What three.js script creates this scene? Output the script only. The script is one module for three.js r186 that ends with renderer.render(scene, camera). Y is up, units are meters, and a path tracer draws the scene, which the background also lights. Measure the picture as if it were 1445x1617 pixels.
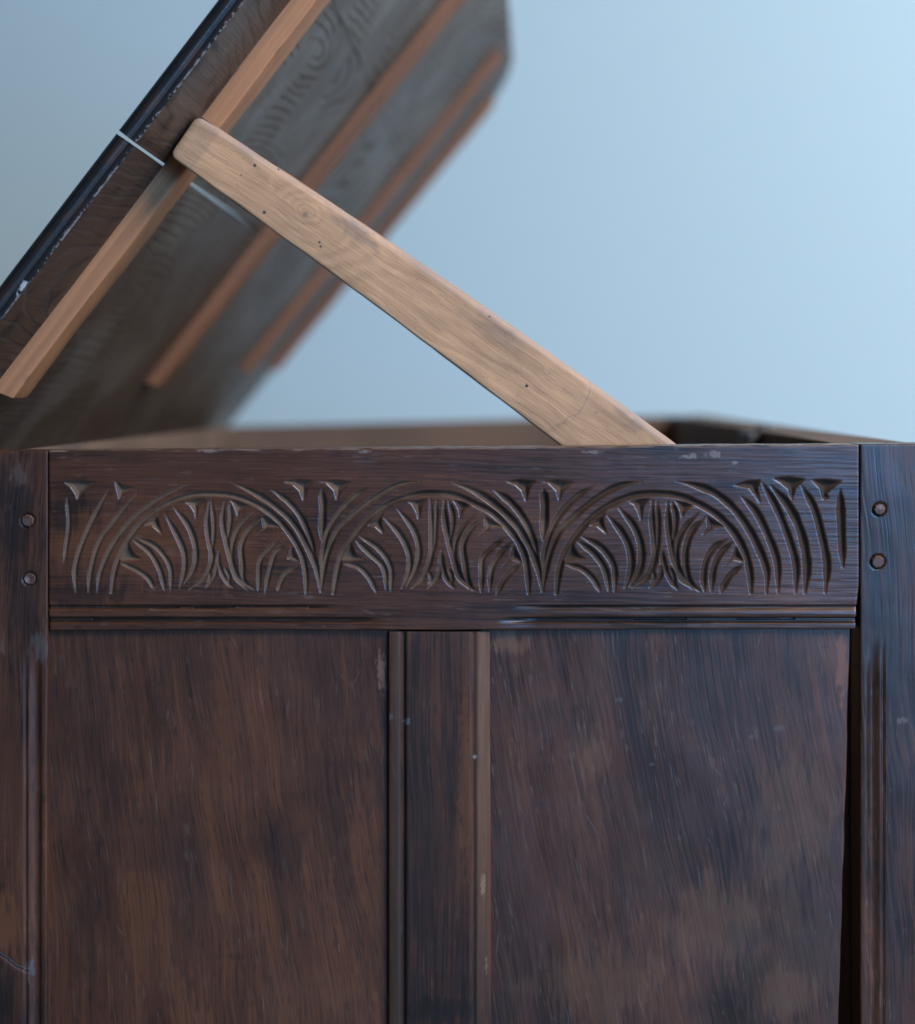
import * as THREE from 'three';
import { mergeGeometries } from 'three/addons/utils/BufferGeometryUtils.js';
import { RoundedBoxGeometry } from 'three/addons/geometries/RoundedBoxGeometry.js';
import { RectAreaLightUniformsLib } from 'three/addons/lights/RectAreaLightUniformsLib.js';

// ------------------------------------------------------------------ camera, light, exposure
// The chest end is laid out in millimetre-like units of 0.36 mm ("u"): x to the right, y downwards, depth d in metres away from the viewer.
const S = 0.00036, D = 1.2, VX = 780, VY = 607, EYE = 0.755;
const scene = new THREE.Scene();
scene.background = new THREE.Color(0.012, 0.016, 0.022);
const camera = new THREE.PerspectiveCamera(2 * Math.atan(808.5 * S / D) * 180 / Math.PI, 1445 / 1617, 0.05, 60);
camera.position.set(0, EYE, D);
camera.setViewOffset(1445, 1617, 722.5 - VX, 808.5 - VY, 1445, 1617);   // a shifted lens: the chest end stays square to the picture
camera.focus = D + 0.005;
camera.userData.fStop = 4.0;
const renderer = new THREE.WebGLRenderer({ antialias: true });
renderer.toneMapping = THREE.LinearToneMapping;
renderer.toneMappingExposure = 1;
renderer.shadowMap.enabled = true;
RectAreaLightUniformsLib.init();
// the soft lights: [kind, label, centre, target, width, height, intensity, colour]
const LAMPS = [
  ['softbox_lamp', 'large softbox lamp high on the right in front of the chest', [1.4, 2.3, 1.3], [0.0, 0.65, -0.2], 1.0, 0.9, 28, [1.0, 0.92, 0.82]],
  ['softbox_lamp', 'added softbox lamp on the far right, unseen, brightening the wall', [2.2, 1.8, -0.3], [1.3, 1.0, -2.4], 1.3, 1.3, 11.8, [1.0, 0.98, 0.95]],  // added light: lifts the wall behind the chest, out of view
  ['window', 'tall blue lit window facing the chest from the right', [1.55, 1.3, 3.0], [0.1, 0.75, 0], 1.3, 1.6, 19, [0.20, 0.50, 1.0]],
];

// ------------------------------------------------------------------ noise
const hash = (x, y, s) => {
  let h = Math.imul(x | 0, 374761393) ^ Math.imul(y | 0, 668265263) ^ Math.imul(s | 0, 1274126177);
  h = Math.imul(h ^ (h >>> 13), 1103515245); h ^= h >>> 16;
  return (h >>> 0) / 4294967296;
};
const noise = (x, y, s = 0) => {
  const i = Math.floor(x), j = Math.floor(y), f = x - i, g = y - j;
  const u = f * f * (3 - 2 * f), v = g * g * (3 - 2 * g);
  const a = hash(i, j, s), b = hash(i + 1, j, s), c = hash(i, j + 1, s), d = hash(i + 1, j + 1, s);
  return a + (b - a) * u + (c - a) * v + (a - b - c + d) * u * v;
};
const fbm = (x, y, s = 0, n = 3) => { let t = 0, a = 0.5, w = 0; for (let k = 0; k < n; k++) { t += a * noise(x, y, s + k * 17); w += a; x *= 2.03; y *= 2.03; a *= 0.5; } return t / w; };
const sm = (a, b, x) => { const t = Math.min(1, Math.max(0, (x - a) / (b - a))); return t * t * (3 - 2 * t); };
const mix = (a, b, t) => a + (b - a) * t;
let seedState = 12345;
const rnd = () => { seedState = (Math.imul(seedState, 1664525) + 1013904223) >>> 0; return seedState / 4294967296; };

// ------------------------------------------------------------------ textures
const toS = (c) => { c = Math.min(1, Math.max(0, c)); return 255 * (c <= 0.0031308 ? 12.92 * c : 1.055 * Math.pow(c, 1 / 2.4) - 0.055); };
// paints colour, roughness and relief of a surface at once; paint(x, y, o) works in the surface's own units over the rectangle x0..x1, y0 (top)..y1 (bottom)
function surface(w, h, [x0, y0, x1, y1], paint, { relief = 0.00008, wrap = THREE.MirroredRepeatWrapping, ...more } = {}) {
  const col = new Uint8Array(w * h * 4), rgh = new Uint8Array(w * h * 4), bmp = new Uint8Array(w * h * 4), o = {};
  for (let j = 0; j < h; j++) for (let i = 0; i < w; i++) {
    o.r = o.g = o.b = 0; o.rough = 0.5; o.h = 0.5; o.coat = 1;
    paint(x0 + (x1 - x0) * (i + 0.5) / w, y1 + (y0 - y1) * (j + 0.5) / h, o);
    const k = (j * w + i) * 4;
    col[k] = toS(o.r); col[k + 1] = toS(o.g); col[k + 2] = toS(o.b);
    rgh[k] = 255 * Math.min(1, Math.max(0, o.coat)); rgh[k + 1] = rgh[k + 2] = 255 * Math.min(1, Math.max(0, o.rough));
    bmp[k] = bmp[k + 1] = bmp[k + 2] = 255 * Math.min(1, Math.max(0, o.h));
    col[k + 3] = rgh[k + 3] = bmp[k + 3] = 255;
  }
  const tex = (data, srgb) => {
    const t = new THREE.DataTexture(data, w, h, THREE.RGBAFormat);
    t.magFilter = THREE.LinearFilter; t.minFilter = THREE.LinearFilter; t.wrapS = t.wrapT = wrap;
    if (srgb) t.colorSpace = THREE.SRGBColorSpace;
    t.needsUpdate = true; return t;
  };
  const rough = tex(rgh), m = new THREE.MeshPhysicalMaterial({ map: tex(col, true), roughnessMap: rough, roughness: 1, metalness: 0, bumpMap: tex(bmp), bumpScale: relief, ...more });
  if (m.clearcoat > 0) m.clearcoatMap = rough;                         // how much wax is left: the red channel
  return m;
}
const DARK = [0.020, 0.0105, 0.0075], MID = [0.056, 0.0215, 0.0115], WARM = [0.104, 0.038, 0.0155], TAN = [0.14, 0.07, 0.036], BLACK = [0.009, 0.0065, 0.006];
const blend = (o, c, t) => { o.r = mix(o.r, c[0], t); o.g = mix(o.g, c[1], t); o.b = mix(o.b, c[2], t); };
// old waxed oak: fibres along `ang` (radians off vertical), broad streaks, pores, blackened and rubbed patches
function oak(x, y, o, { ang = 0, seed = 0, warp = 1, tone = 0, pores = 1, rough = 0.5 } = {}) {
  const ca = Math.cos(ang), sa = Math.sin(ang);
  let ac = x * ca - y * sa, al = x * sa + y * ca;
  ac += warp * (46 * (fbm(ac / 210, al / 330, seed) - 0.5) + 2.5 * (noise(ac / 34, al / 160, seed + 3) - 0.5));
  const fine = noise(ac * 0.5, al * 0.014, seed + 5), fine2 = noise(ac * 0.36, al * 0.009, seed + 6);
  const streak = noise(ac * 0.085, al * 0.006, seed + 7), band = fbm(ac * 0.02, al * 0.0035, seed + 8, 2);
  const patch = fbm(x / 150, y / 190, seed + 9, 4), blot = fbm(x / 48, y / 80, seed + 10, 3);
  let t = 0.5 + tone + 0.55 * (band - 0.5) + 0.2 * (streak - 0.5) + 0.12 * (fine2 - 0.5) + 0.34 * (fine - 0.5) + 0.34 * (patch - 0.5) + 0.18 * (blot - 0.5);
  o.r = DARK[0]; o.g = DARK[1]; o.b = DARK[2];
  blend(o, MID, sm(0.22, 0.58, t)); blend(o, WARM, 0.85 * sm(0.55, 1.0, t));
  blend(o, BLACK, 0.25 * sm(0.54, 0.76, fbm(x / 70, y / 95, seed + 11, 4)));
  const dash = noise(ac * 0.5, al * 0.045, seed + 12), gate = noise(ac * 0.05, al * 0.012, seed + 13);
  const pore = pores * sm(0.8, 0.9, dash) * sm(0.42, 0.6, gate);
  blend(o, [0.10, 0.07, 0.052], 0.36 * pore);
  const tick = sm(0.68, 0.86, noise(ac * 0.46, al * 0.05, seed + 19)); blend(o, BLACK, 0.38 * tick);
  const dk = pores * sm(0.78, 0.88, noise(ac * 0.6, al * 0.02, seed + 15));
  blend(o, BLACK, 0.25 * dk);
  o.h = 0.55 + 0.35 * (fine - 0.5) + 0.4 * (fine2 - 0.5) - 0.2 * dk - 0.12 * pore + 0.35 * (blot - 0.5);
  o.rough = rough + 0.16 * (blot - 0.5) + 0.16 * (patch - 0.5) + 0.18 * pore + 0.10 * (fine - 0.5);
  return t;
}
// an irregular stain: centre, radii, strength
const stain = (o, x, y, [cx, cy, rx, ry], c, k, seed, rough) => {
  const d = Math.hypot((x - cx) / rx, (y - cy) / ry);
  if (d > 1.6) return;
  const q = Math.min(1, Math.max(0.12, Math.min(rx, ry) / 40));
  const t = k * sm(1.15, 0.4, d + 1.0 * (fbm(x / (22 * q), y / (46 * q), seed, 3) - 0.5) + 0.7 * (noise(x / 3.4, y / (30 * q), seed + 1) - 0.5));
  blend(o, c, t);
  if (rough !== undefined) o.rough = mix(o.rough, rough, t);
};

// old scratches and scuffs, mostly along the grain: short thin strokes of dulled wax
function scuffs(n, [x0, y0, x1, y1], lean) {
  const all = [];
  for (let i = 0; i < n; i++) { const a = lean + (rnd() - 0.5) * (rnd() < 0.12 ? 1.2 : 0.16), l = 4 + 30 * rnd() * rnd(), x = mix(x0, x1, rnd()), y = mix(y0, y1, rnd()); all.push([x, y, Math.sin(a), Math.cos(a), l, 0.4 + 0.6 * rnd(), 0.1 + 0.22 * rnd()]); }
  return (o, x, y) => {
    for (const [cx, cy, ux, uy, l, w, k] of all) {
      const dx = x - cx, dy = y - cy; if (dx > 50 || dx < -50 || dy > 50 || dy < -50) continue;
      const t = dx * ux + dy * uy; if (t < -l || t > l) continue;
      const d = Math.abs(dx * uy - dy * ux + 0.5 * Math.sin(t / 7 + cx)); if (d > w + 1) continue;
      const q = k * sm(w + 1, w * 0.5, d) * sm(l, l * 0.4, Math.abs(t)); blend(o, [0.13, 0.1, 0.085], q); o.rough = mix(o.rough, 0.7, q);
    }
  };
}
const leftScuffs = scuffs(70, [80, 1000, 610, 1640], 0.08), rightScuffs = scuffs(110, [775, 1000, 1340, 1640], 0.17), railScuffs = scuffs(46, [80, 705, 1350, 990], 1.5);

// ------------------------------------------------------------------ geometry helpers
const F = (x, y, d) => new THREE.Vector3((x - VX) * S, EYE + (VY - y) * S, -d);               // a point at full size (u) and depth d
const P = (px, py, d) => { const r = 1 + d / D; return F(VX + (px - VX) * r, VY + (py - VY) * r, d); };   // the point at depth d on the sight line that passes px, py of the chest-end plane
const lines = (n, len, edge = [0, 0.4, 1, 2, 3.5]) => {                                             // grid stops, closer together at both ends
  const a = edge.map((e) => e / len), out = [...a];
  for (let i = 1; i < n; i++) { const t = i / n; if (t > a[a.length - 1] * 1.3 && t < 1 - a[a.length - 1] * 1.3) out.push(t); }
  return [...out, ...a.slice().reverse().map((e) => 1 - e)];
};
// a board facing the viewer: edges as functions, face relief h(x, y) in u (negative is into the wood), eased edges, thickness in metres
function board({ xl, xr, yt, yb, step = 3, h = () => 0, thick = 0.03, ease = 2, front = 0, uv: [ux0, uy0, ux1, uy1] }) {
  const wide = xr(0.5) - xl(0.5), tall = yb(0.5) - yt(0.5), us = lines(Math.ceil(wide / step), wide), vs = lines(Math.ceil(tall / step), tall);
  const pos = [], uv = [], idx = [], nu = us.length, nv = vs.length;
  const ym = yt(0.5), yn = yb(0.5), at = (u, v) => [mix(xl(v), xr(v), u), mix(ym, yn, v) + (yt(u) - ym) * Math.pow(1 - v, 7) + (yb(u) - yn) * Math.pow(v, 7)];
  const put = (x, y, z, tx = x, ty = y) => { pos.push((x - VX) * S, EYE + (VY - y) * S, z); uv.push((tx - ux0) / (ux1 - ux0), (uy1 - ty) / (uy1 - uy0)); };
  const round = (e) => (e >= ease ? 0 : ease - Math.sqrt(Math.max(0, ease * ease - (ease - e) * (ease - e))));
  const zAt = (u, v, x, y) => -front + S * (h(x, y) - round(u * wide) - round((1 - u) * wide) - round(v * tall) - round((1 - v) * tall));
  for (const v of vs) for (const u of us) { const [x, y] = at(u, v); put(x, y, zAt(u, v, x, y)); }
  for (let j = 0; j < nv - 1; j++) for (let i = 0; i < nu - 1; i++) { const a = j * nu + i, b = a + 1, c = a + nu, d = c + 1; idx.push(a, c, b, b, c, d); }
  const tk = thick / S;
  const rim = (list, dx, dy, flip) => {
    const base = pos.length / 3;
    for (const [u, v] of list) { const [x, y] = at(u, v), z = zAt(u, v, x, y); for (const k of [0, 0.03, 0.25, 1]) put(x, y, mix(z, -front - thick, k), x + dx * tk * k, y + dy * tk * k); }
    for (let i = 0; i < list.length - 1; i++) for (let k = 0; k < 3; k++) { const a = base + i * 4 + k, b = a + 1, c = a + 4, d = c + 1; flip ? idx.push(a, b, c, c, b, d) : idx.push(a, c, b, c, d, b); }
  };
  rim(us.map((u) => [u, 0]), 0, -1, false); rim(us.map((u) => [u, 1]), 0, 1, true);
  rim(vs.map((v) => [0, v]), -1, 0, true); rim(vs.map((v) => [1, v]), 1, 0, false);
  const q = pos.length / 3;
  for (const [u, v] of [[0, 0], [1, 0], [0, 1], [1, 1]]) { const [x, y] = at(u, v); put(x, y, -front - thick); }
  idx.push(q, q + 1, q + 2, q + 1, q + 3, q + 2);
  const g = new THREE.BufferGeometry();
  g.setAttribute('position', new THREE.Float32BufferAttribute(pos, 3)); g.setAttribute('uv', new THREE.Float32BufferAttribute(uv, 2));
  g.setIndex(idx); g.computeVertexNormals();
  return g;
}
// a solid between eight corners: four of one face, four of the opposite one, same order round; uv in metres
function hexa(a, b) {
  const pos = [], uv = [];
  const quad = (p, q, r, s) => {
    const w = p.distanceTo(q), h = p.distanceTo(s);
    for (const [v, tu, tv] of [[p, 0, 0], [q, w, 0], [r, w, h], [p, 0, 0], [r, w, h], [s, 0, h]]) { pos.push(v.x, v.y, v.z); uv.push(tu, tv); }
  };
  quad(a[0], a[1], a[2], a[3]); quad(b[3], b[2], b[1], b[0]);
  for (let i = 0; i < 4; i++) { const j = (i + 1) % 4; quad(a[j], a[i], b[i], b[j]); }
  const g = new THREE.BufferGeometry();
  g.setAttribute('position', new THREE.Float32BufferAttribute(pos, 3)); g.setAttribute('uv', new THREE.Float32BufferAttribute(uv, 2));
  g.computeVertexNormals();
  return g;
}
function mesh(name, geometry, material, parent = scene) {
  const m = new THREE.Mesh(geometry, material); m.name = name; m.castShadow = m.receiveShadow = true;
  for (let p = parent; p && p !== scene; p = p.parent) geometry.translate(-p.position.x, -p.position.y, -p.position.z);   // shapes are given in the world, kept relative to their thing
  parent.add(m);
  return m;
}
function group(name, at, parent = scene) { const g = new THREE.Group(); g.name = name; g.position.copy(at); parent.add(g); return g; }

// ------------------------------------------------------------------ the setting
const plaster = surface(1024, 1024, [0, 0, 4, 4], (x, y, o) => {
  const m = fbm(x * 1.3, y * 1.3, 301, 4) - 0.5, f = noise(x * 90, y * 90, 302) - 0.5;
  const k = 1 + 0.05 * m + 0.015 * f;
  o.r = 0.385 * k; o.g = 0.505 * k; o.b = 0.56 * k; o.rough = 0.9; o.h = 0.5 + 0.3 * f + 0.4 * m;
}, { relief: 0.0012 });
const wallGeometry = new THREE.BoxGeometry(9, 4.2, 0.12);
wallGeometry.translate(0, 2.1, -2.36);
mesh('wall', wallGeometry, plaster).userData = { kind: 'structure', label: 'plain pale blue wall behind the chest' };
const boards = surface(512, 512, [0, 0, 2, 2], (x, y, o) => {
  const k = 0.8 + 0.4 * fbm(x * 5, y * 5, 331, 4); o.r = 0.20 * k; o.g = 0.19 * k; o.b = 0.18 * k; o.rough = 0.7; o.h = noise(x * 60, y * 60, 332);
}, { relief: 0.0005 });
const floorGeometry = new THREE.BoxGeometry(9, 0.1, 8);
floorGeometry.translate(0, -0.05, 1.3);
mesh('floor', floorGeometry, boards).userData = { kind: 'structure', label: 'grey floor under the chest' };

// ------------------------------------------------------------------ the carving of the top rail: gouge cuts stamped into a depth map, one cell per u
const RX0 = 77, RX1 = 1357, CW = 1300, CH = 320, CX = 70, CY = 690;
const carve = new Float32Array(CW * CH), cutMask = new Float32Array(CW * CH);
const crScale = 300 / 1445;
const from = (ox) => (pts, dx = 0) => pts.map(([a, b]) => [ox + a * crScale + dx, 740 + b * crScale]);
function spline(pts) { return new THREE.CatmullRomCurve3(pts.map(([x, y]) => new THREE.Vector3(x, y, 0)), false, 'centripetal'); }
function gouge(pts, half, depth, { t0 = 0.22, t1 = 0.2, e0 = 0.18, e1 = 0.22, seed = 0 } = {}) {        // a cut that swells from e0 and thins out to e1 at its ends
  const c = spline(pts), L = c.getLength(), n = Math.ceil(L * 1.6);
  for (let i = 0; i <= n; i++) {
    const t = i / n, p = c.getPoint(t);
    const k = Math.min(1, mix(e0, 1, sm(0, t0, t)), mix(e1, 1, sm(0, t1, 1 - t))) * (0.9 + 0.22 * noise(t * L / 14, seed, 71));
    const w = half * k, d = 0.95 * depth * (0.2 + 0.8 * k), R = Math.ceil(w + 1);
    const x0 = Math.round(p.x - CX), y0 = Math.round(p.y - CY);
    for (let y = y0 - R; y <= y0 + R; y++) for (let x = x0 - R; x <= x0 + R; x++) {
      if (x < 0 || y < 0 || x >= CW || y >= CH) continue;
      const q = Math.hypot(x + CX - p.x, y + CY - p.y) / w;
      if (q >= 1.15) continue;
      const at = y * CW + x, v = q < 1 ? d * (0.75 * (1 - q) + 0.25 * (1 - q * q)) : 0;
      if (v > carve[at]) carve[at] = v;
      cutMask[at] = Math.max(cutMask[at], sm(1.15, 0.9, q));
    }
  }
}
function notch(pts, depth, from0 = 'top') {                              // a chopped triangle: set in steeply along its broad edge, its floor rising to the point
  const xs = pts.map((p) => p[0]), ys = pts.map((p) => p[1]), x0 = Math.floor(Math.min(...xs)), x1 = Math.ceil(Math.max(...xs)), y0 = Math.floor(Math.min(...ys)), y1 = Math.ceil(Math.max(...ys));
  const inside = (x, y) => { let c = false; for (let i = 0, j = pts.length - 1; i < pts.length; j = i++) if ((pts[i][1] > y) !== (pts[j][1] > y) && x < (pts[j][0] - pts[i][0]) * (y - pts[i][1]) / (pts[j][1] - pts[i][1]) + pts[i][0]) c = !c; return c; };
  const edge = (x, y) => { let m = 1e9; for (let i = 0, j = pts.length - 1; i < pts.length; j = i++) { const [ax, ay] = pts[j], [bx, by] = pts[i], l = (bx - ax) ** 2 + (by - ay) ** 2, t = Math.min(1, Math.max(0, ((x - ax) * (bx - ax) + (y - ay) * (by - ay)) / l)); m = Math.min(m, Math.hypot(x - ax - t * (bx - ax), y - ay - t * (by - ay))); } return m; };
  for (let y = y0 - 1; y <= y1 + 1; y++) for (let x = x0 - 1; x <= x1 + 1; x++) {
    if (!inside(x + 0.01, y + 0.01) || x < CX || y < CY || x >= CX + CW || y >= CY + CH) continue;
    const e = edge(x, y), at = (y - CY) * CW + x - CX, v = Math.min(depth, 0.4 + e * 1.15);
    if (v > carve[at]) carve[at] = v;
    cutMask[at] = Math.max(cutMask[at], sm(0, 1.2, e));
  }
}
const dcrop = from(850), ccrop = from(600), acrop = from(70), ecrop = from(1100);
const wob = (pts, s, k = 1.4) => pts.map(([x, y], i) => [x + k * (noise(i * 1.7, s, 81) - 0.5) * 2, y + k * (noise(i * 1.3, s, 82) - 0.5) * 2]);
// one arch with its fan of leaves (traced about the right-hand arch), repeated to the left with the carver's small differences
const archCut = [[140, 950], [160, 780], [200, 650], [280, 520], [400, 380], [560, 265], [740, 200], [900, 188], [1060, 205], [1200, 258], [1330, 330], [1414, 400], [1500, 500], [1578, 650], [1612, 800], [1619, 945]];
const leafCuts = [
  [[[205, 725], [330, 760], [420, 840], [470, 935]], 4], [[[295, 548], [420, 640], [510, 770], [538, 930]], 4.4], [[[330, 515], [480, 600], [575, 740], [582, 935]], 4.4],
  [[[530, 360], [640, 490], [702, 630], [705, 780], [660, 905]], 5.2], [[[615, 300], [730, 440], [785, 600], [775, 760], [700, 890]], 5.2],
  [[[868, 240], [870, 400], [885, 560], [888, 680], [830, 820], [720, 905]], 5], [[[905, 245], [912, 420], [905, 590], [880, 700]], 4],
  [[[985, 250], [990, 400], [1010, 560], [1045, 720], [1120, 840], [1230, 932]], 5], [[[1018, 255], [1045, 350], [1040, 470], [1018, 570]], 4],
  [[[1220, 335], [1120, 440], [1060, 560], [1052, 700], [1090, 830], [1180, 915]], 4.6], [[[1275, 368], [1180, 460], [1128, 590], [1120, 730], [1150, 860], [1200, 915]], 5],
  [[[1430, 540], [1340, 600], [1278, 700], [1258, 830], [1265, 935]], 4.6], [[[1474, 560], [1390, 640], [1335, 760], [1318, 935]], 4.6], [[[1550, 732], [1470, 800], [1420, 870], [1390, 942]], 4.6],
  [[[942, 620], [955, 720], [1000, 830], [1062, 922]], 4], [[[942, 720], [925, 820], [850, 905]], 4], [[[1000, 750], [1030, 820], [1035, 885]], 3.4], [[[862, 765], [882, 825], [870, 880]], 3.2],
];
const leafNotches = [
  [[262, 545], [215, 630], [175, 712], [290, 695], [365, 692], [305, 650], [275, 600]], [[512, 325], [440, 382], [385, 432], [450, 440], [525, 503], [500, 430], [493, 380]],
  [[690, 255], [770, 232], [845, 225], [800, 290], [782, 402], [762, 330], [730, 275]], [[1035, 240], [1120, 255], [1175, 280], [1112, 330], [1095, 385], [1083, 320], [1060, 270]],
  [[1280, 360], [1340, 395], [1425, 445], [1330, 452], [1235, 515], [1290, 450]], [[1500, 590], [1530, 640], [1565, 712], [1480, 692], [1400, 752], [1470, 680]],
];
for (const [k, dx] of [[0, 0], [1, -351], [2, -702]]) {
  const fat = [1, 0.88, 0.78][k], deep = [1, 0.92, 0.82][k];
  gouge(wob(dcrop(archCut, dx), 10 + k, k ? 1.2 : 0), 5 * fat, 7 * deep, { t0: 0.06, t1: 0.06, e0: 0.5, e1: 0.4, seed: k });
  leafCuts.forEach(([pts, w], i) => gouge(wob(dcrop(pts, dx), 20 + 40 * k + i, k ? 3.4 : 0), w * fat, w * 1.35 * deep, { seed: 40 * k + i }));
  leafNotches.forEach((pts, i) => notch(wob(dcrop(pts, dx), 150 + 10 * k + i, k ? 1.6 : 0), 8 * deep));
}
for (const [k, dx] of [[0, 0], [1, -351]]) {                            // the sprays between the arches
  const fat = [1, 0.85][k];
  const cuts = [
    [dcrop([[40, 150], [52, 300], [38, 540]], dx), 6], [dcrop([[430, 125], [300, 205], [180, 330], [95, 480], [50, 640], [35, 800]], dx), 4.8],
    [dcrop([[790, 100], [640, 122], [480, 200], [300, 340], [160, 480], [90, 640], [52, 800], [35, 935]], dx), 5.2],
    [ccrop([[860, 160], [980, 240], [1090, 370], [1160, 520], [1205, 700]], dx), 4.8], [ccrop([[555, 108], [740, 180], [900, 290], [1030, 420], [1130, 570], [1200, 740], [1236, 935]], dx), 5.2],
  ];
  cuts.forEach(([pts, w], i) => gouge(wob(pts, 200 + 10 * k + i, k ? 1.4 : 0), w * fat, w * 1.4, { seed: 200 + 10 * k + i, e0: 0.1 }));
  notch(ccrop([[955, 98], [1060, 78], [1185, 92], [1140, 145], [1112, 255], [1080, 170], [1030, 125]], dx), 8.5); notch(dcrop([[15, 100], [140, 84], [265, 100], [190, 170], [158, 245], [140, 170], [80, 112]], dx), 8.5);
}
for (const [pts, w] of [                                                 // the left end
  [[[172, 210], [188, 410], [150, 712]], 3.6], [[[495, 150], [380, 370], [290, 570], [238, 750], [240, 942]], 4], [[[710, 180], [540, 390], [420, 560], [355, 780], [335, 942]], 3.8], [[[1100, 115], [850, 240], [640, 420], [500, 620], [425, 800], [402, 942]], 3.8],
]) gouge(acrop(pts), w, w * 1.25, { e0: 0.1, seed: pts[0][0] });
for (const pts of [[[145, 102], [260, 88], [390, 102], [310, 170], [272, 210], [256, 243], [235, 190], [200, 140]], [[535, 90], [600, 130], [695, 140], [610, 192], [568, 240], [555, 170]]]) notch(acrop(pts), 6);
for (const [pts, w] of [                                                 // the right end
  [[[-154, 95], [0, 130], [130, 180], [270, 290], [380, 430], [480, 620], [535, 780], [532, 945]], 5.4], [[[335, 207], [440, 310], [540, 500], [612, 700], [622, 945]], 5], [[[495, 105], [590, 260], [680, 470], [755, 720], [755, 945]], 5],
  [[[560, 125], [690, 270], [790, 470], [840, 720], [826, 945]], 6], [[[795, 125], [890, 290], [950, 500], [992, 720], [980, 942]], 5.4], [[[1092, 155], [1100, 400], [1114, 745]], 6],
]) gouge(ecrop(pts), w, w * 1.35, { e0: 0.08, seed: pts[0][0] });
for (const pts of [[[280, 130], [380, 92], [485, 85], [460, 150], [486, 268], [440, 200], [400, 150]], [[580, 75], [690, 62], [822, 80], [750, 150], [724, 245], [700, 160], [640, 110]], [[875, 85], [980, 80], [1105, 95], [1030, 150], [985, 190], [1005, 225], [962, 238], [945, 160]]]) notch(ecrop(pts), 8.5);
{                                                                        // the map is softened by one cell so that the cut edges stay clean
  for (const m of [carve, cutMask]) {
    const t = m.slice();
    for (let y = 1; y < CH - 1; y++) for (let x = 1; x < CW - 1; x++) { const k = y * CW + x; m[k] = (4 * t[k] + 2 * (t[k - 1] + t[k + 1] + t[k - CW] + t[k + CW]) + t[k - CW - 1] + t[k - CW + 1] + t[k + CW - 1] + t[k + CW + 1]) / 16; }
  }
}
const sampleMap = (m, x, y) => {
  const fx = Math.min(CW - 2, Math.max(0, x - CX)), fy = Math.min(CH - 2, Math.max(0, y - CY)), i = Math.floor(fx), j = Math.floor(fy), a = fx - i, b = fy - j, k = j * CW + i;
  return (m[k] * (1 - a) + m[k + 1] * a) * (1 - b) + (m[k + CW] * (1 - a) + m[k + CW + 1] * a) * b;
};
const topY = (x) => 712 - 10.5 * (x - 0) / 1445 + 1.1 * (noise(x / 70, 3, 91) - 0.5) + 0.7 * (noise(x / 13, 5, 92) - 0.5);       // the worn top line of the chest end
// run moulding along the foot of the rail, stopped short in the middle
function railMould(x, y) {
  const lower = 1 - sm(556, 612, x) + sm(782, 850, x), upper = 1 - sm(470, 560, x) + sm(800, 880, x);
  let h = 0;
  h -= 7 * Math.max(0, 1 - Math.abs(y - 958) / 3) * upper;                               // quirk
  if (y > 960) {
    const b = (y - 969) / 9;
    if (Math.abs(b) < 1) h -= (7 - 7 * Math.sqrt(1 - b * b)) * upper;                      // bead
    h -= 9 * sm(974, 978.5, y) * (1 - sm(981, 985, y)) * lower;                          // hollow
    h -= 4 * sm(980, 984, y) * lower;                                                         // fillet
  }
  return h;
}
const dents = (x, y, s) => { const n = fbm(x / 120, y / 120, s, 3) - 0.5; return 2.2 * n; };
const railGeometry = board({
  xl: () => RX0, xr: (v) => RX1 - 4.5 * sm(0.72, 0.92, v), yt: (u) => topY(mix(RX0, RX1, u)), yb: (u) => 995.5 + 1.2 * (noise(u * 30, 1, 93) - 0.5) - 2 * u, step: 1.25, thick: 0.03, ease: 2.4,
  h: (x, y) => -sampleMap(carve, x, y) + railMould(x, y) + dents(x, y, 94) * 0.7 - 0.35 * noise(x * 0.02, y * 0.6, 95),
  uv: [RX0 - 10, 620, RX1 + 10, 1010],
});
const railMaterial = surface(2048, 620, [RX0 - 10, 620, RX1 + 10, 1010], (x, y, o) => {
  oak(y, x * 0.9, o, { seed: 40, ang: 0.03, warp: 0.45, tone: 0.02, rough: 0.31 });
  const cut = sampleMap(cutMask, x, y);
  stain(o, x, y, [250, 850, 190, 90], WARM, 0.45, 410); stain(o, x, y, [720, 850, 90, 60], WARM, 0.3, 411); stain(o, x, y, [100, 800, 34, 60], BLACK, 0.5, 412);
  stain(o, x, y, [360, 745, 300, 40], MID, 0.5, 413); stain(o, x, y, [130, 940, 80, 22], BLACK, 0.6, 414);
  for (const [cx, cy, rx, ry] of [[1082, 721, 9, 4], [1094, 720, 7, 5], [1128, 717, 14, 6], [1160, 731, 5, 3], [935, 714, 16, 3], [575, 713, 10, 3], [330, 712, 20, 3]]) stain(o, x, y, [cx, cy, rx, ry], [0.22, 0.18, 0.16], 0.45, 415, 0.8);
  railScuffs(o, x, y);
  if (cut > 0) {                                                          // the cuts were never waxed: dull, greyish wood
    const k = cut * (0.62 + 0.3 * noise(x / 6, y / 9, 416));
    const paleness = sm(0.3, 0.75, noise(x / 45, y / 32, 419) * 0.7 + (640 - x) / 900 + 0.25);       // cuts are paler in the left arches, darker in the right ones, with uneven edges
    blend(o, [mix(0.042, 0.108, paleness), mix(0.026, 0.07, paleness), mix(0.018, 0.047, paleness)], k); o.rough = mix(o.rough, 0.95, k); o.coat = 1 - Math.min(1, 1.8 * cut);
  }
  if (y < topY(x) + 2.5) { const k = sm(0.35, 0.65, fbm(x / 30, y / 8, 418, 3)); blend(o, [0.14, 0.1, 0.08], 0.75 * k); o.rough = mix(o.rough, 0.7, k); o.coat *= 1 - k; }   // rubbed bare along the top
}, { relief: 0.00012, clearcoat: 0.75, clearcoatRoughness: 0.32, specularIntensity: 0.4 });

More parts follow.
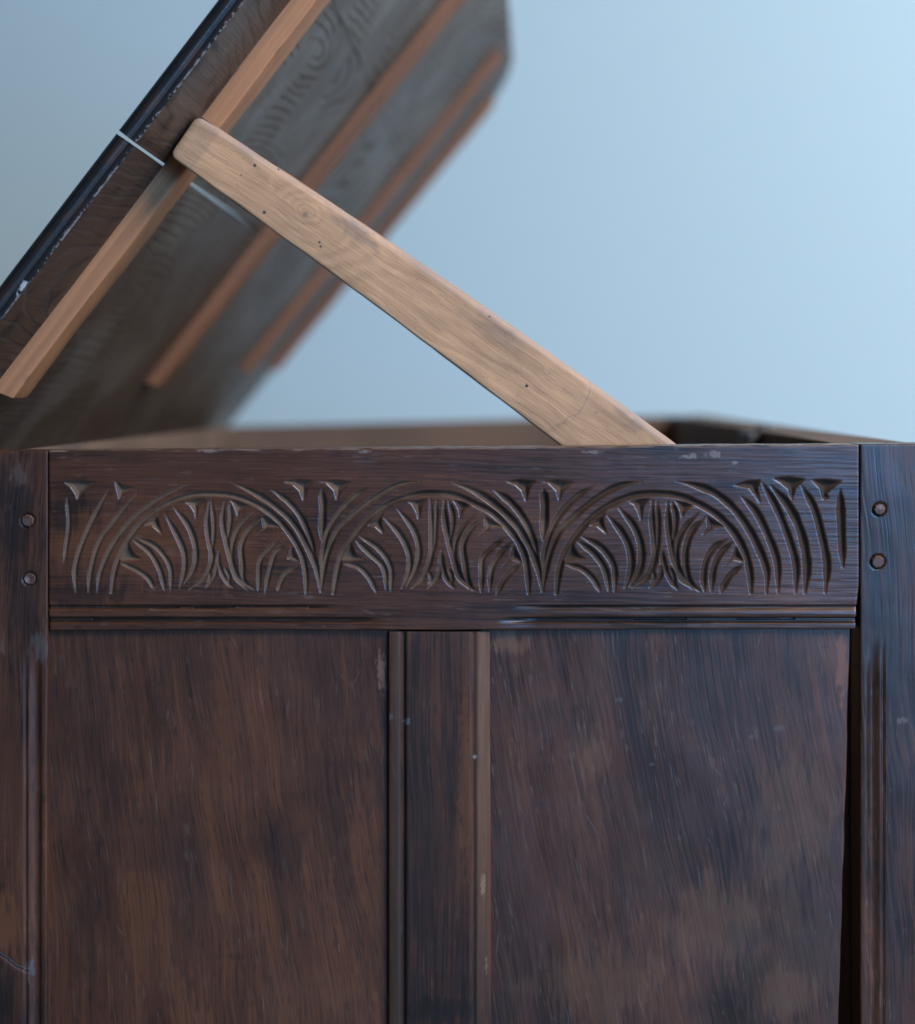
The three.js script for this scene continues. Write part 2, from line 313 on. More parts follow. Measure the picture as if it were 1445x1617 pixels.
// ------------------------------------------------------------------ stiles, muntin and panels of the chest end
const BOTTOM = 2330, FOOT = 2704;
const PEGS = [[43.5, 822, 10.5], [46.5, 914, 10], [1388.5, 804, 9.5], [1386, 887, 10.5]];
const pegGap = (x, y) => { let h = 0; for (const [px, py, r] of PEGS) { const d = Math.hypot(x - px, y - py); if (d < r + 5) h -= 3 * sm(r + 1.4, r + 0.2, d); } return h; };   // the bored hole shows as a dark ring round each peg
const stileMould = (x, y, side) => {                                     // a bead and hollow run on the inner edge of a stile, dying out towards the rail
  const k = sm(1004, 1090, y), e = side < 0 ? 77 - x : x - 1358;
  let h = 0;
  if (e < 44) {
    h -= 3.4 * Math.max(0, 1 - Math.abs(e - 36) / 3) * k;
    h -= 4.2 * sm(12, 17, e) * (1 - sm(20, 34, e)) * k;
    if (e < 15) { const b = (e - 7) / 8; h -= 2.6 * (1 - Math.sqrt(Math.max(0, 1 - b * b))) * k; }
  }
  return h;
};
const leftStile = board({
  xl: () => -100, xr: (v) => 75.5 - 1.5 * sm(0.1, 0.3, v), yt: (u) => topY(mix(-100, 76, u)) + 0.6, yb: () => FOOT, step: 2.2, thick: 0.034, ease: 2.6, uv: [-110, 690, 90, 1690],
  h: (x, y) => pegGap(x, y) + stileMould(x, y, -1) + dents(x, y, 101) - 3.5 * Math.max(0, 1 - Math.abs((y - 1507) - 0.62 * x - 4 * noise(x / 9, 1, 102)) / 2.6) * sm(52, 38, x),
});
const leftStileMaterial = surface(280, 1400, [-110, 690, 90, 1690], (x, y, o) => {
  oak(x, y, o, { seed: 50, ang: -0.02, tone: 0.04 });
  stain(o, x, y, [18, 800, 34, 100], BLACK, 0.7, 510); stain(o, x, y, [40, 960, 36, 70], BLACK, 0.55, 511); stain(o, x, y, [10, 1460, 26, 60], WARM, 0.8, 512); stain(o, x, y, [12, 1570, 40, 60], BLACK, 0.75, 513);
  stain(o, x, y, [62, 1020, 16, 26], [0.06, 0.06, 0.06], 0.5, 514, 0.8); stain(o, x, y, [30, 750, 16, 18], [0.08, 0.06, 0.05], 0.4, 515, 0.7);
  stain(o, x, y, [48, 1532, 9, 16], [0.09, 0.09, 0.09], 0.6, 516, 0.8); stain(o, x, y, [15, 1240, 30, 160], MID, 0.6, 517);
  const cr = Math.abs((y - 1507) - 0.62 * x - 4 * noise(x / 9, 1, 102) + 3);
  if (x < 44 && cr < 1.6) blend(o, [0.13, 0.14, 0.145], 0.6);
}, { specularIntensity: 0.55 });
const rightStile = board({
  xl: (v) => 1358 + 0.6 * (noise(v * 40, 1, 103) - 0.5), xr: () => 1463, yt: (u) => topY(mix(1358, 1463, u)) - 0.8, yb: () => FOOT, step: 2.2, thick: 0.034, ease: 2.4, uv: [1340, 690, 1480, 1690],
  h: (x, y) => pegGap(x, y) + stileMould(x, y, 1) + dents(x, y, 104) + 0.4,
});
const rightStileMaterial = surface(200, 1400, [1340, 690, 1480, 1690], (x, y, o) => {
  oak(x, y, o, { seed: 60, ang: 0.03, tone: -0.05, rough: 0.36 });
  stain(o, x, y, [1410, 1060, 40, 110], DARK, 0.5, 610); stain(o, x, y, [1425, 1137, 12, 6], [0.12, 0.1, 0.09], 0.5, 611, 0.8); stain(o, x, y, [1385, 1230, 18, 200], MID, 0.55, 612);
}, { clearcoat: 0.1, clearcoatRoughness: 0.32, specularIntensity: 0.85 });
const munTop = 997.5;
const muntinGeometry = board({
  xl: () => 613.5, xr: (v) => 773.5 + 2.2 * sm(0, 0.4, v), yt: () => munTop, yb: () => BOTTOM, step: 2.6, thick: 0.028, ease: 1.6, front: 0.0011, uv: [580, 960, 800, 2300],
  h: (x, y) => {
    let h = dents(x, y, 105);
    const a = x - 613.5; if (a < 26) { const b = (a - 11) / 12; h -= 2.4 * (1 - Math.sqrt(Math.max(0, 1 - b * b))) + 3.6 * sm(19, 22, a) * (1 - sm(23, 28, a)); }
    const c = 774.5 - x; if (c < 30) { h -= 3.2 * sm(31, 27, c) * (1 - sm(26, 22, c)) + 0.16 * Math.max(0, 24 - c); }
    return h;
  },
});
const muntinMaterial = surface(300, 1830, [580, 960, 800, 2300], (x, y, o) => {
  oak(x, y, o, { seed: 70, ang: 0.0, warp: 0.5, tone: -0.06, pores: 0.5 });
  stain(o, x, y, [690, 1330, 46, 170], DARK, 0.6, 710); stain(o, x, y, [690, 1600, 60, 26], BLACK, 0.8, 711); stain(o, x, y, [735, 1230, 12, 160], WARM, 0.55, 712);
  const c = 774.5 - x, wear = sm(27, 23, c) * (1 - sm(-2, 3, -c));
  if (wear > 0) { const n = 0.5 * fbm(x / 7, y / 120, 713, 3) + 0.5 * noise(x / 2, y / 70, 721), m = fbm(x / 10, y / 60, 714, 3); blend(o, [mix(0.10, 0.19, n), mix(0.046, 0.095, n), mix(0.022, 0.052, n)], wear * (0.5 + 0.4 * m) * sm(1720, 1180, y)); o.rough = mix(o.rough, 0.6, wear * 0.7); blend(o, [0.12, 0.036, 0.014], 0.6 * wear * sm(6, 3, c) * sm(0.35, 0.6, noise(1, y / 60, 722))); blend(o, [0.05, 0.03, 0.02], 0.6 * wear * sm(17, 20, c)); }
  if (x < 634) blend(o, [0.06, 0.033, 0.02], 0.4);
  stain(o, x, y, [763, 1400, 4, 22], [0.28, 0.18, 0.11], 0.5, 715, 0.8); stain(o, x, y, [750, 1196, 3, 4], [0.3, 0.28, 0.26], 0.7, 716); stain(o, x, y, [642, 1139, 6, 5], [0.12, 0.12, 0.12], 0.5, 717);
  stain(o, x, y, [768, 1525, 2.5, 14], [0.24, 0.15, 0.1], 0.45, 718); stain(o, x, y, [616, 1132, 5, 6], [0.1, 0.1, 0.1], 0.5, 719);
}, { specularIntensity: 0.55 });
const REC = 0.0052;
const panelSag = (x, y, x0, x1) => 1.6 * Math.sin(Math.PI * (x - x0) / (x1 - x0)) + dents(x, y, 106) * 1.1;
const leftPanel = board({
  xl: () => 66, xr: () => 628, yt: () => 975, yb: () => BOTTOM, step: 4, thick: 0.01, front: REC, uv: [60, 960, 640, 2300], h: (x, y) => panelSag(x, y, 80, 613),
});
const leftPanelMaterial = surface(870, 2010, [60, 960, 640, 2300], (x, y, o) => {
  oak(x, y, o, { seed: 80, ang: 0.1, warp: 1.1, tone: 0.14, pores: 0.7 });
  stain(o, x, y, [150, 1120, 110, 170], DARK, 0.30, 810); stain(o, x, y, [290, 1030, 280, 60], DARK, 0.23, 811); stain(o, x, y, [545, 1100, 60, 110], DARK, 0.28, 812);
  stain(o, x, y, [445, 1350, 44, 52], BLACK, 0.35, 813); stain(o, x, y, [522, 1300, 40, 60], BLACK, 0.30, 814); stain(o, x, y, [345, 1120, 14, 110], WARM, 0.28, 815); stain(o, x, y, [540, 1370, 20, 40], BLACK, 0.23, 816);
  stain(o, x, y, [130, 1480, 26, 130], DARK, 0.32, 817); stain(o, x, y, [350, 1200, 110, 80], WARM, 0.17, 818); stain(o, x, y, [500, 1580, 110, 60], TAN, 0.11, 819); stain(o, x, y, [230, 1500, 60, 130], WARM, 0.14, 820);
  stain(o, x, y, [602, 1060, 8, 34], [0.17, 0.09, 0.06], 0.7, 821); stain(o, x, y, [222, 1300, 4, 7], BLACK, 0.42, 822); stain(o, x, y, [370, 1514, 22, 5], BLACK, 0.28, 823); leftScuffs(o, x, y); stain(o, x, y, [590, 1480, 26, 160], DARK, 0.28, 824);
}, { specularIntensity: 0.55 });
const rightPanel = board({
  xl: () => 758, xr: (v) => 1346.5 - 43 * v + 2 * (noise(v * 26, 1, 107) - 0.5), yt: () => 975, yb: () => BOTTOM, step: 4, thick: 0.01, ease: 2.2, front: REC, uv: [750, 960, 1360, 2300], h: (x, y) => panelSag(x, y, 772, 1335),
});
const rightPanelMaterial = surface(915, 2010, [750, 960, 1360, 2300], (x, y, o) => {
  oak(x, y, o, { seed: 90, ang: 0.17, warp: 0.8, tone: 0.06, pores: 1.2, rough: 0.43 });
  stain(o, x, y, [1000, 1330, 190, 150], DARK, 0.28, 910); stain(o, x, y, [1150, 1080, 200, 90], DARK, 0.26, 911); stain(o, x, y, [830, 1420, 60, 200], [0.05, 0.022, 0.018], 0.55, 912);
  stain(o, x, y, [1130, 1460, 90, 80], TAN, 0.34, 913); stain(o, x, y, [1260, 1290, 80, 110], TAN, 0.28, 914); stain(o, x, y, [960, 1560, 120, 60], TAN, 0.28, 915); stain(o, x, y, [1250, 1500, 90, 130], [0.066, 0.034, 0.02], 0.4, 916);
  stain(o, x, y, [1333, 1050, 12, 64], [0.16, 0.06, 0.034], 0.7, 917, 0.6); stain(o, x, y, [800, 1018, 34, 24], TAN, 0.52, 918); stain(o, x, y, [1195, 1480, 60, 30], BLACK, 0.23, 919); stain(o, x, y, [1290, 1335, 16, 24], BLACK, 0.09, 920);
  stain(o, x, y, [940, 1190, 26, 50], TAN, 0.34, 921); stain(o, x, y, [890, 1200, 14, 70], WARM, 0.23, 922); stain(o, x, y, [1150, 1600, 50, 40], BLACK, 0.23, 923); stain(o, x, y, [1240, 1570, 60, 50], TAN, 0.28, 924);
  for (const [cx, cy, r] of [[979, 1107, 7], [1232, 1152, 9], [1190, 1166, 6], [1168, 1189, 4], [1030, 1209, 4]]) stain(o, x, y, [cx, cy, r, r * 0.7], [0.08, 0.08, 0.08], 0.4, 925, 0.6);
  rightScuffs(o, x, y);
  for (const [cx, cy] of [[1328, 1001], [866, 1537], [1305, 1024]]) stain(o, x, y, [cx, cy, 3.5, 3.5], BLACK, 0.46, 926);
}, { specularIntensity: 0.9 });
const endBottomRail = board({ xl: () => 77, xr: () => 1357, yt: () => BOTTOM - 20, yb: () => BOTTOM + 190, step: 12, thick: 0.03, uv: [RX0 - 10, 1900, RX1 + 10, 2290] });

const chest = group('oak_chest', new THREE.Vector3(-0.03, 0, -0.62));
chest.userData = { label: 'dark carved oak chest with its lid propped open', category: 'chest' };
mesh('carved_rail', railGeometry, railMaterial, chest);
const stileA = mesh('stile', leftStile, leftStileMaterial, chest), stileB = mesh('stile', rightStile, rightStileMaterial, chest);
mesh('muntin', muntinGeometry, muntinMaterial, chest);
mesh('panel', leftPanel, leftPanelMaterial, chest); mesh('panel', rightPanel, rightPanelMaterial, chest);
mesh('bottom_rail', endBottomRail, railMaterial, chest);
// oak pegs that pin the joints: many-sided, whittled, a little proud
const pegMaterial = surface(128, 128, [0, 0, 40, 40], (x, y, o) => { oak(x, y, o, { seed: 120, tone: 0.1 }); blend(o, [0.09, 0.075, 0.07], 0.45 * noise(x / 5, y / 5, 121)); o.rough = 0.5; });
function peg(x, y, r, proud, parent, seed, dip = 0) {
  const g = new THREE.CylinderGeometry(r * 0.8, r, 1, 9, 1).toNonIndexed(), prof = [[0, proud + dip], [r * 0.8, proud], [r * 0.97, proud - 1.8], [r, proud - 3], [r, -14]];
  const n = 8, pos = [], uv = [], idx = [];
  for (let i = 0; i <= n; i++) for (const [pr, pz] of prof) {
    const a = (i % n) / n * 2 * Math.PI + 0.3 * seed, k = 1 + 0.12 * (hash(i % n, seed, 5) - 0.5);
    pos.push((x + pr * k * Math.cos(a) - VX) * S, EYE + (VY - y + pr * k * Math.sin(a)) * S, S * (pz + 0.12 * pr * Math.cos(a + seed))); uv.push(0.5 + pr * Math.cos(a) / 40 + seed * 0.1, 0.5 + pr * Math.sin(a) / 40);
  }
  const m = prof.length;
  for (let i = 0; i < n; i++) for (let j = 0; j < m - 1; j++) { const a = i * m + j, b = a + 1, c = a + m, d = c + 1; idx.push(a, b, c, b, d, c); }
  const out = new THREE.BufferGeometry();
  out.setAttribute('position', new THREE.Float32BufferAttribute(pos, 3)); out.setAttribute('uv', new THREE.Float32BufferAttribute(uv, 2)); out.setIndex(idx); g.dispose();
  const cut = out.toNonIndexed(); cut.computeVertexNormals();
  return mesh('peg', cut, pegMaterial, parent);
}
peg(43.5, 822, 10.5, 1.8, stileA, 1); peg(46.5, 914, 10, 0.4, stileA, 2, -2);
peg(1388.5, 804, 9.5, 6, stileB, 3, 1.4); peg(1386, 887, 10.5, 4.5, stileB, 4);

// ------------------------------------------------------------------ the rest of the carcase: front, back, far end, bottom
const inner = surface(512, 512, [0, 0, 0.8, 0.8], (x, y, o) => {
  const f = noise(y * 900, x * 14, 131), s = fbm(y * 60, x * 3, 132, 3), p = fbm(x * 9, y * 12, 133, 4);
  const t = 0.45 + 0.5 * (s - 0.5) + 0.25 * (f - 0.5) + 0.8 * (p - 0.5);
  o.r = mix(0.055, 0.145, t); o.g = mix(0.034, 0.082, t); o.b = mix(0.022, 0.05, t); o.rough = 0.75; o.h = 0.5 + 0.4 * (f - 0.5);
});
for (const k of ['map', 'roughnessMap', 'bumpMap']) inner[k].repeat.set(1 / 0.8, 1 / 0.8);
const FAR = D * 1.0, FB = FAR + 0.032;           // depth of the far end's inner face and of its back
const col = (p, yb) => F(VX + p.x / S, VY + yb - VY, -p.z);
const down = (p, y) => new THREE.Vector3(p.x, EYE + (VY - y) * S, p.z);
const iR0 = F(1354, 706, 0.034), iR1 = P(1062, 657.5, FAR), oR0 = F(1463, 703, 0.034), oR1 = P(1108, 655, FB), iL0 = F(20, 712, 0.034), iL1 = P(372, 673, FAR), oL0 = F(-100, 790, 0.034), oL1 = P(296, 712, FB);
const prism = (a, b, c, d, y) => hexa([a, b, c, d], [down(a, y), down(b, y), down(c, y), down(d, y)]);
mesh('front_board', prism(iR0, oR0, oR1, iR1, BOTTOM + 170), inner, chest);
mesh('back_board', prism(oL0, iL0, iL1, oL1, BOTTOM + 170), inner, chest);
const fa = P(372, 674, FAR), fb = P(1062, 657, FAR), fc = fb.clone().setZ(-FB), fd = fa.clone().setZ(-FB);
mesh('far_end_board', prism(fa.clone().add(new THREE.Vector3(-0.004, 0, 0)), fb.clone().add(new THREE.Vector3(0.004, 0, 0)), fc.setZ(-FB - 0.002), fd.setZ(-FB - 0.002), BOTTOM + 170), inner, chest);
{ const y = BOTTOM + 150, a = down(iL0, y), b = down(iR0, y), c = down(iR1, y), d = down(iL1, y); mesh('bottom_board', prism(a, b, c, d, y + 40), inner, chest); }
// an iron lock let into the middle of the front board, its staple standing above the edge
const iron = surface(128, 128, [0, 0, 1, 1], (x, y, o) => { const n = fbm(x * 14, y * 14, 141, 4); o.r = mix(0.03, 0.09, n); o.g = mix(0.032, 0.085, n); o.b = mix(0.036, 0.085, n); o.rough = 0.45 + 0.3 * n; o.h = n; }, { metalness: 0.6 });
{
  const at = (k) => iR0.clone().lerp(iR1, k), a = at(0.355), b = at(0.40);
  const box = new RoundedBoxGeometry(0.012, 0.09, 0.06, 2, 0.003); box.translate(a.x - 0.006, a.y - 0.046, a.z);
  const staple = new RoundedBoxGeometry(0.012, 0.05, 0.02, 2, 0.003); staple.translate(b.x + 0.012, b.y - 0.021, b.z + 0.005);
  const lock = mesh('lock', box, iron, chest); mesh('staple', staple, iron, lock);
}

// ------------------------------------------------------------------ the lid: three planks on four battens, leaning open
const Z0 = -0.036, Z1 = D * 1.12;
const N0 = P(-150, 705, Z0), N1 = P(765, -495, Z0), G0 = P(375, 655, Z1), G1 = P(812, 120, Z1);
const lidAt = (f, z) => { const k = (z - Z0) / (Z1 - Z0); return N0.clone().lerp(N1, f).lerp(G0.clone().lerp(G1, f), k); };    // f: 0 at the hinge .. 1 at the front edge, on the underside
const lidOut = (f, z) => { const e = 0.01, a = lidAt(f + e, z).sub(lidAt(f - e, z)), b = lidAt(f, z + e).sub(lidAt(f, z - e)); return a.cross(b).normalize(); };
const flip = lidOut(0.5, 0.5).x > 0 ? -1 : 1;
const onLid = (f, z, t) => lidAt(f, z).addScaledVector(lidOut(f, z), flip * t);              // t metres out of the underside, towards the lid's top
const LW = N0.distanceTo(N1), LL = Z1 - Z0;
const lidMaterial = surface(1536, 900, [0, 0, LL, LW], (z, w, o) => {                          // z along the plank, w across the lid from the hinge
  const plank = w < LW * 0.41 ? 0 : w < LW * 0.68 ? 1 : 2;
  let a = w * 1000 + plank * 700, l = z * 1000;
  const big = fbm(l / 170, a / 60, 150 + plank, 3) - 0.5, wv = noise(l / 90, a / 14, 151) - 0.5, a0 = [120, 330, 560][plank] + plank * 700;
  const ring = Math.sin(0.95 * Math.hypot(a - a0, (l - 260) * 0.16) + 24 * big + 3.6 * wv), line = sm(0.45, 0.98, ring) * sm(0.3, 0.55, noise(l / 60, a / 34, 156));
  const f = noise(a * 1.1, l * 0.03, 152), p = fbm(l / 90, a / 60, 153, 4), q = fbm(l / 30, a / 22, 154, 3);
  o.r = 0.058; o.g = 0.037; o.b = 0.024;
  blend(o, [0.10, 0.078, 0.06], sm(0.35, 0.75, p)); blend(o, [0.08, 0.055, 0.04], sm(0.45, 0.8, q) * 0.5);
  blend(o, [0.016, 0.011, 0.009], (plank === 1 ? 0.36 : 0.14) * line * sm(0.06, 0.12, z));
  const near = sm(0.112, 0.096, z + 0.01 * (noise(w * 40, 1, 157) - 0.5));                   // the strip outside the first batten kept its polish
  blend(o, [0.055, 0.03, 0.02], near * (0.5 + 0.5 * f)); blend(o, BLACK, near * 0.7 * sm(0.5, 0.75, q)); blend(o, BLACK, 0.9 * sm(1, 0.5, Math.hypot((z - 0.005) / 0.02, (w - LW * 0.53) / 0.0035) + 0.6 * (q - 0.5)));
  o.rough = mix(0.46, 0.5, near) + 0.2 * (q - 0.5) + 0.3 * line; o.h = 0.55 + 0.3 * (f - 0.5) - 0.35 * line + 0.2 * (q - 0.5);
}, { relief: 0.0003, specularIntensity: 0.55 });
const edgeMaterial = surface(64, 1400, [0, 0, 0.03, LW], (t, w, o) => {                        // the moulded edge: black polish, its lower arris chipped to bare pale wood
  const n = noise(w * 900, t * 300, 161), q = fbm(w * 60, t * 200, 162, 3);
  o.r = 0.016; o.g = 0.017; o.b = 0.019; blend(o, MID, 0.45 * sm(0.5, 0.75, q)); o.rough = 0.22 + 0.2 * q; o.h = 0.5 + 0.4 * (n - 0.5);
  const chip = sm(0.0026, 0.0008, t + 0.0028 * (fbm(w * 330, t * 250, 163, 3) - 0.42) + 0.001 * noise(w * 30, 2, 164)) * sm(0.38, 0.5, noise(w * 1100, t * 900, 165) * 0.6 + noise(w * 60, 4, 166) * 0.4);
  blend(o, [0.3, 0.27, 0.25], 0.8 * chip); o.rough = mix(o.rough, 0.8, chip);
  const big = sm(0.8, 0.4, Math.hypot((w - 0.109) / 0.006, (t - 0.002) / 0.003) + 1.5 * (fbm(w * 500, t * 500, 167, 3) - 0.5)); blend(o, [0.5, 0.52, 0.54], 0.7 * big); o.rough = mix(o.rough, 0.7, big);
});
const MOULD = [[0, 0], [0.0006, 0.0012], [0.0004, 0.0030], [0.0022, 0.0036], [0.0010, 0.0044], [0.0003, 0.0056], [0.0003, 0.0068], [0.0010, 0.0080], [0.0022, 0.0086], [0.0046, 0.0090], [0.0050, 0.0100], [0.0064, 0.0114], [0.0084, 0.0124], [0.0115, 0.013]];   // [set back, up] from the lower arris
for (const m of MOULD) m[1] *= 0.0145 / 0.013;
function plankGeometry(f0, f1, lastEdge) {                                                      // f0, f1: functions of z, so that joints may taper
  const parts = [[], []], T = 0.0145, nf = 24, nz = 40;
  const add = (bucket, rows) => bucket.push(rows);
  const grid = (rows) => {                                                                        // rows of {p, uv}
    const pos = [], uv = [], idx = [], n = rows[0].length;
    for (const r of rows) for (const c of r) { pos.push(c.p.x, c.p.y, c.p.z); uv.push(c.uv[0], c.uv[1]); }
    for (let j = 0; j < rows.length - 1; j++) for (let i = 0; i < n - 1; i++) { const a = j * n + i, b = a + 1, c = a + n, d = c + 1; idx.push(a, b, c, b, d, c); }
    const g = new THREE.BufferGeometry(); g.setAttribute('position', new THREE.Float32BufferAttribute(pos, 3)); g.setAttribute('uv', new THREE.Float32BufferAttribute(uv, 2)); g.setIndex(idx); g.computeVertexNormals(); return g;
  };
  const P0 = (k, z, t) => { const f = mix(f0(z), f1(z), k); return { p: onLid(f, z, t), f }; };
  const zs = Array.from({ length: nz + 1 }, (_, i) => mix(Z0, Z1, Math.pow(i / nz, 1.3)));
  const ks = Array.from({ length: nf + 1 }, (_, i) => i / nf);
  const lu = (f, z, lift = 0) => [(z - Z0 + lift) / LL, 1 - f];
  const under = grid(ks.map((k) => zs.map((z) => { const c = P0(k, z, 0.0012 * (fbm(z * 14, mix(f0(z), f1(z), k) * 9, 171, 2) - 0.5) * sm(Z0, Z0 + 0.02, z)); return { p: c.p, uv: lu(c.f, z) }; })));
  const top = grid(ks.map((k) => [MOULD[MOULD.length - 1][0] + Z0, ...zs.slice(6)].map((z) => { const c = P0(k, z, T); return { p: c.p, uv: lu(c.f, z) }; })));
  const sides = [0, 1].map((k) => grid([0, T * 0.5, T].map((t) => zs.map((z) => { const c = P0(k, z + 0.9 * t * sm(0.02, 0, z - Z0), t); return { p: c.p, uv: lu(c.f, z, t) }; }))));
  const end = grid([0, T].map((t) => ks.map((k) => { const c = P0(k, Z1, t); return { p: c.p, uv: lu(c.f, Z1, t) }; })));
  const nose = grid(ks.map((k) => MOULD.map(([dz, t]) => { const c = P0(k, Z0 + dz, t); return { p: c.p, uv: [(t + dz * 0.5) / 0.03, 1 - c.f] }; })));
  return { body: mergeGeometries([under, top, ...sides, end]), nose };
}
const lid = group('lid', new THREE.Vector3(0, 0, 0), chest);
lid.position.set(0, 0, 0);
const gap = (z) => 0.0024 * (1 - sm(0.35, 0.62, z)) + 0.0003;
const j1 = (z) => mix(0.397, 0.374, (z - Z0) / LL), j2 = (z) => mix(0.682, 0.655, (z - Z0) / LL);
for (const [a, b] of [[() => -0.04, (z) => j1(z) - gap(z)], [(z) => j1(z) + gap(z) * 0.6, (z) => j2(z) - 0.0006], [(z) => j2(z) + 0.0006, (z) => { const c = Math.max(0, (z - Z1 + 0.16) / 0.16); return 1 - 0.075 * (1 - Math.sqrt(1 - Math.min(1, c) ** 2)); }]]) {
  const { body, nose } = plankGeometry(a, b);
  const pl = mesh('plank', body, lidMaterial, lid);
  const geo = nose; for (let p = lid; p && p !== scene; p = p.parent) geo.translate(-p.position.x, -p.position.y, -p.position.z);
  // the moulded nose belongs to the plank: one mesh with two materials
  pl.geometry = mergeGeometries([body, geo], true); pl.material = [lidMaterial, edgeMaterial];
}
const battenMaterial = surface(1400, 96, [0, 0, 0.7, 0.048], (x, y, o) => {
  const f = noise(y * 1500, x * 16, 181), s = fbm(y * 190, x * 5, 182, 3), p = fbm(x * 16, y * 60, 183, 4);
  const t = 0.5 + 0.9 * (s - 0.5) + 0.5 * (f - 0.5) + 0.6 * (p - 0.5);
  o.r = mix(0.20, 0.41, t); o.g = mix(0.084, 0.18, t); o.b = mix(0.032, 0.074, t); o.rough = 0.6; o.h = 0.5 + 0.5 * (f - 0.5);
  blend(o, [0.05, 0.03, 0.022], 0.5 * sm(0.8, 0.86, fbm(x * 40, y * 160, 184, 2)));
  for (const [cx, cy] of [[0.12, 0.008], [0.16, 0.005], [0.245, 0.011], [0.33, 0.009], [0.41, 0.006]]) blend(o, [0.04, 0.03, 0.025], 0.8 * sm(0.0016, 0.0008, Math.hypot((x - cx) * 0.45, y - cy)));
});
function battenGeometry(z, w, t, f0, f1) {                                                      // lies across the planks: near face, inner face and back face with eased arrises
  const e = 0.0012, sec = [[0, 0], [0, t - e], [e * 0.3, t - e * 0.3], [e, t], [w - e, t], [w, t - e], [w, 0]], n = 60, pos = [], uv = [], idx = [], m = sec.length;
  let len = 0; const along = [0]; for (let i = 1; i < m; i++) { len += Math.hypot(sec[i][0] - sec[i - 1][0], sec[i][1] - sec[i - 1][1]); along.push(len); }
  for (let i = 0; i <= n; i++) for (let j = 0; j < m; j++) {
    const k = i / n, f = mix(f0, f1, k), wave = 0.0012 * (noise(k * 9, j < 3 ? 1 : 2, 190 + z * 10) - 0.5) + 0.0006 * (noise(k * 46, j < 3 ? 1 : 2, 195) - 0.5), [dz, dt] = sec[j];
    const endCut = dt * 0.00 + (dt / t) * (0.004 / LW) * (i === 0 ? 1 : i === n ? -1 : 0);
    const p = onLid(f + endCut, z + dz, -(dt + (dt > 0 ? wave : 0)) + 0.0004); pos.push(p.x, p.y, p.z); uv.push(f * LW / 0.7 + z, along[j] / 0.06);
  }
  for (let i = 0; i < n; i++) for (let j = 0; j < m - 1; j++) { const a = i * m + j, b = a + 1, c = a + m, d = c + 1; idx.push(a, b, c, b, d, c); }
  for (const i of [0, n]) { const base = pos.length / 3; for (let j = 0; j < m; j++) { const k = (i * m + j) * 3; pos.push(pos[k], pos[k + 1], pos[k + 2]); uv.push(sec[j][0] / 0.7, sec[j][1] / 0.048); } for (let j = 1; j < m - 1; j++) i ? idx.push(base, base + j, base + j + 1) : idx.push(base, base + j + 1, base + j); }
  const g = new THREE.BufferGeometry(); g.setAttribute('position', new THREE.Float32BufferAttribute(pos, 3)); g.setAttribute('uv', new THREE.Float32BufferAttribute(uv, 2)); g.setIndex(idx); g.computeVertexNormals();
  return g;
}
const shadedBatten = battenMaterial.clone(); shadedBatten.color.setRGB(0.48, 0.41, 0.33);  // darker copy for the three farther battens: their shade is in the colour
const heightOf = (f, z) => { const p = lidAt(f, z); return VY - (p.y - EYE) / S / (1 - p.z / D); };            // where a lid point stands on the chest-end plane, seen from the viewer
const fFor = (y, z) => { let a = 0, b = 1; for (let i = 0; i < 40; i++) { const m = (a + b) / 2; heightOf(m, z) > y ? (a = m) : (b = m); } return (a + b) / 2; };
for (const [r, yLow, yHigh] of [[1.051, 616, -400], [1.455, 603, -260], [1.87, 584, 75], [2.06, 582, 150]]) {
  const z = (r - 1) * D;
  mesh('batten', battenGeometry(z, r > 1.8 ? 0.024 : r > 1.2 ? 0.03 : 0.034, r > 1.8 ? 0.010 : r > 1.2 ? 0.0115 : 0.013, fFor(yLow, z), Math.min(0.985, fFor(yHigh, z))), r > 1.2 ? shadedBatten : battenMaterial, lid);
}

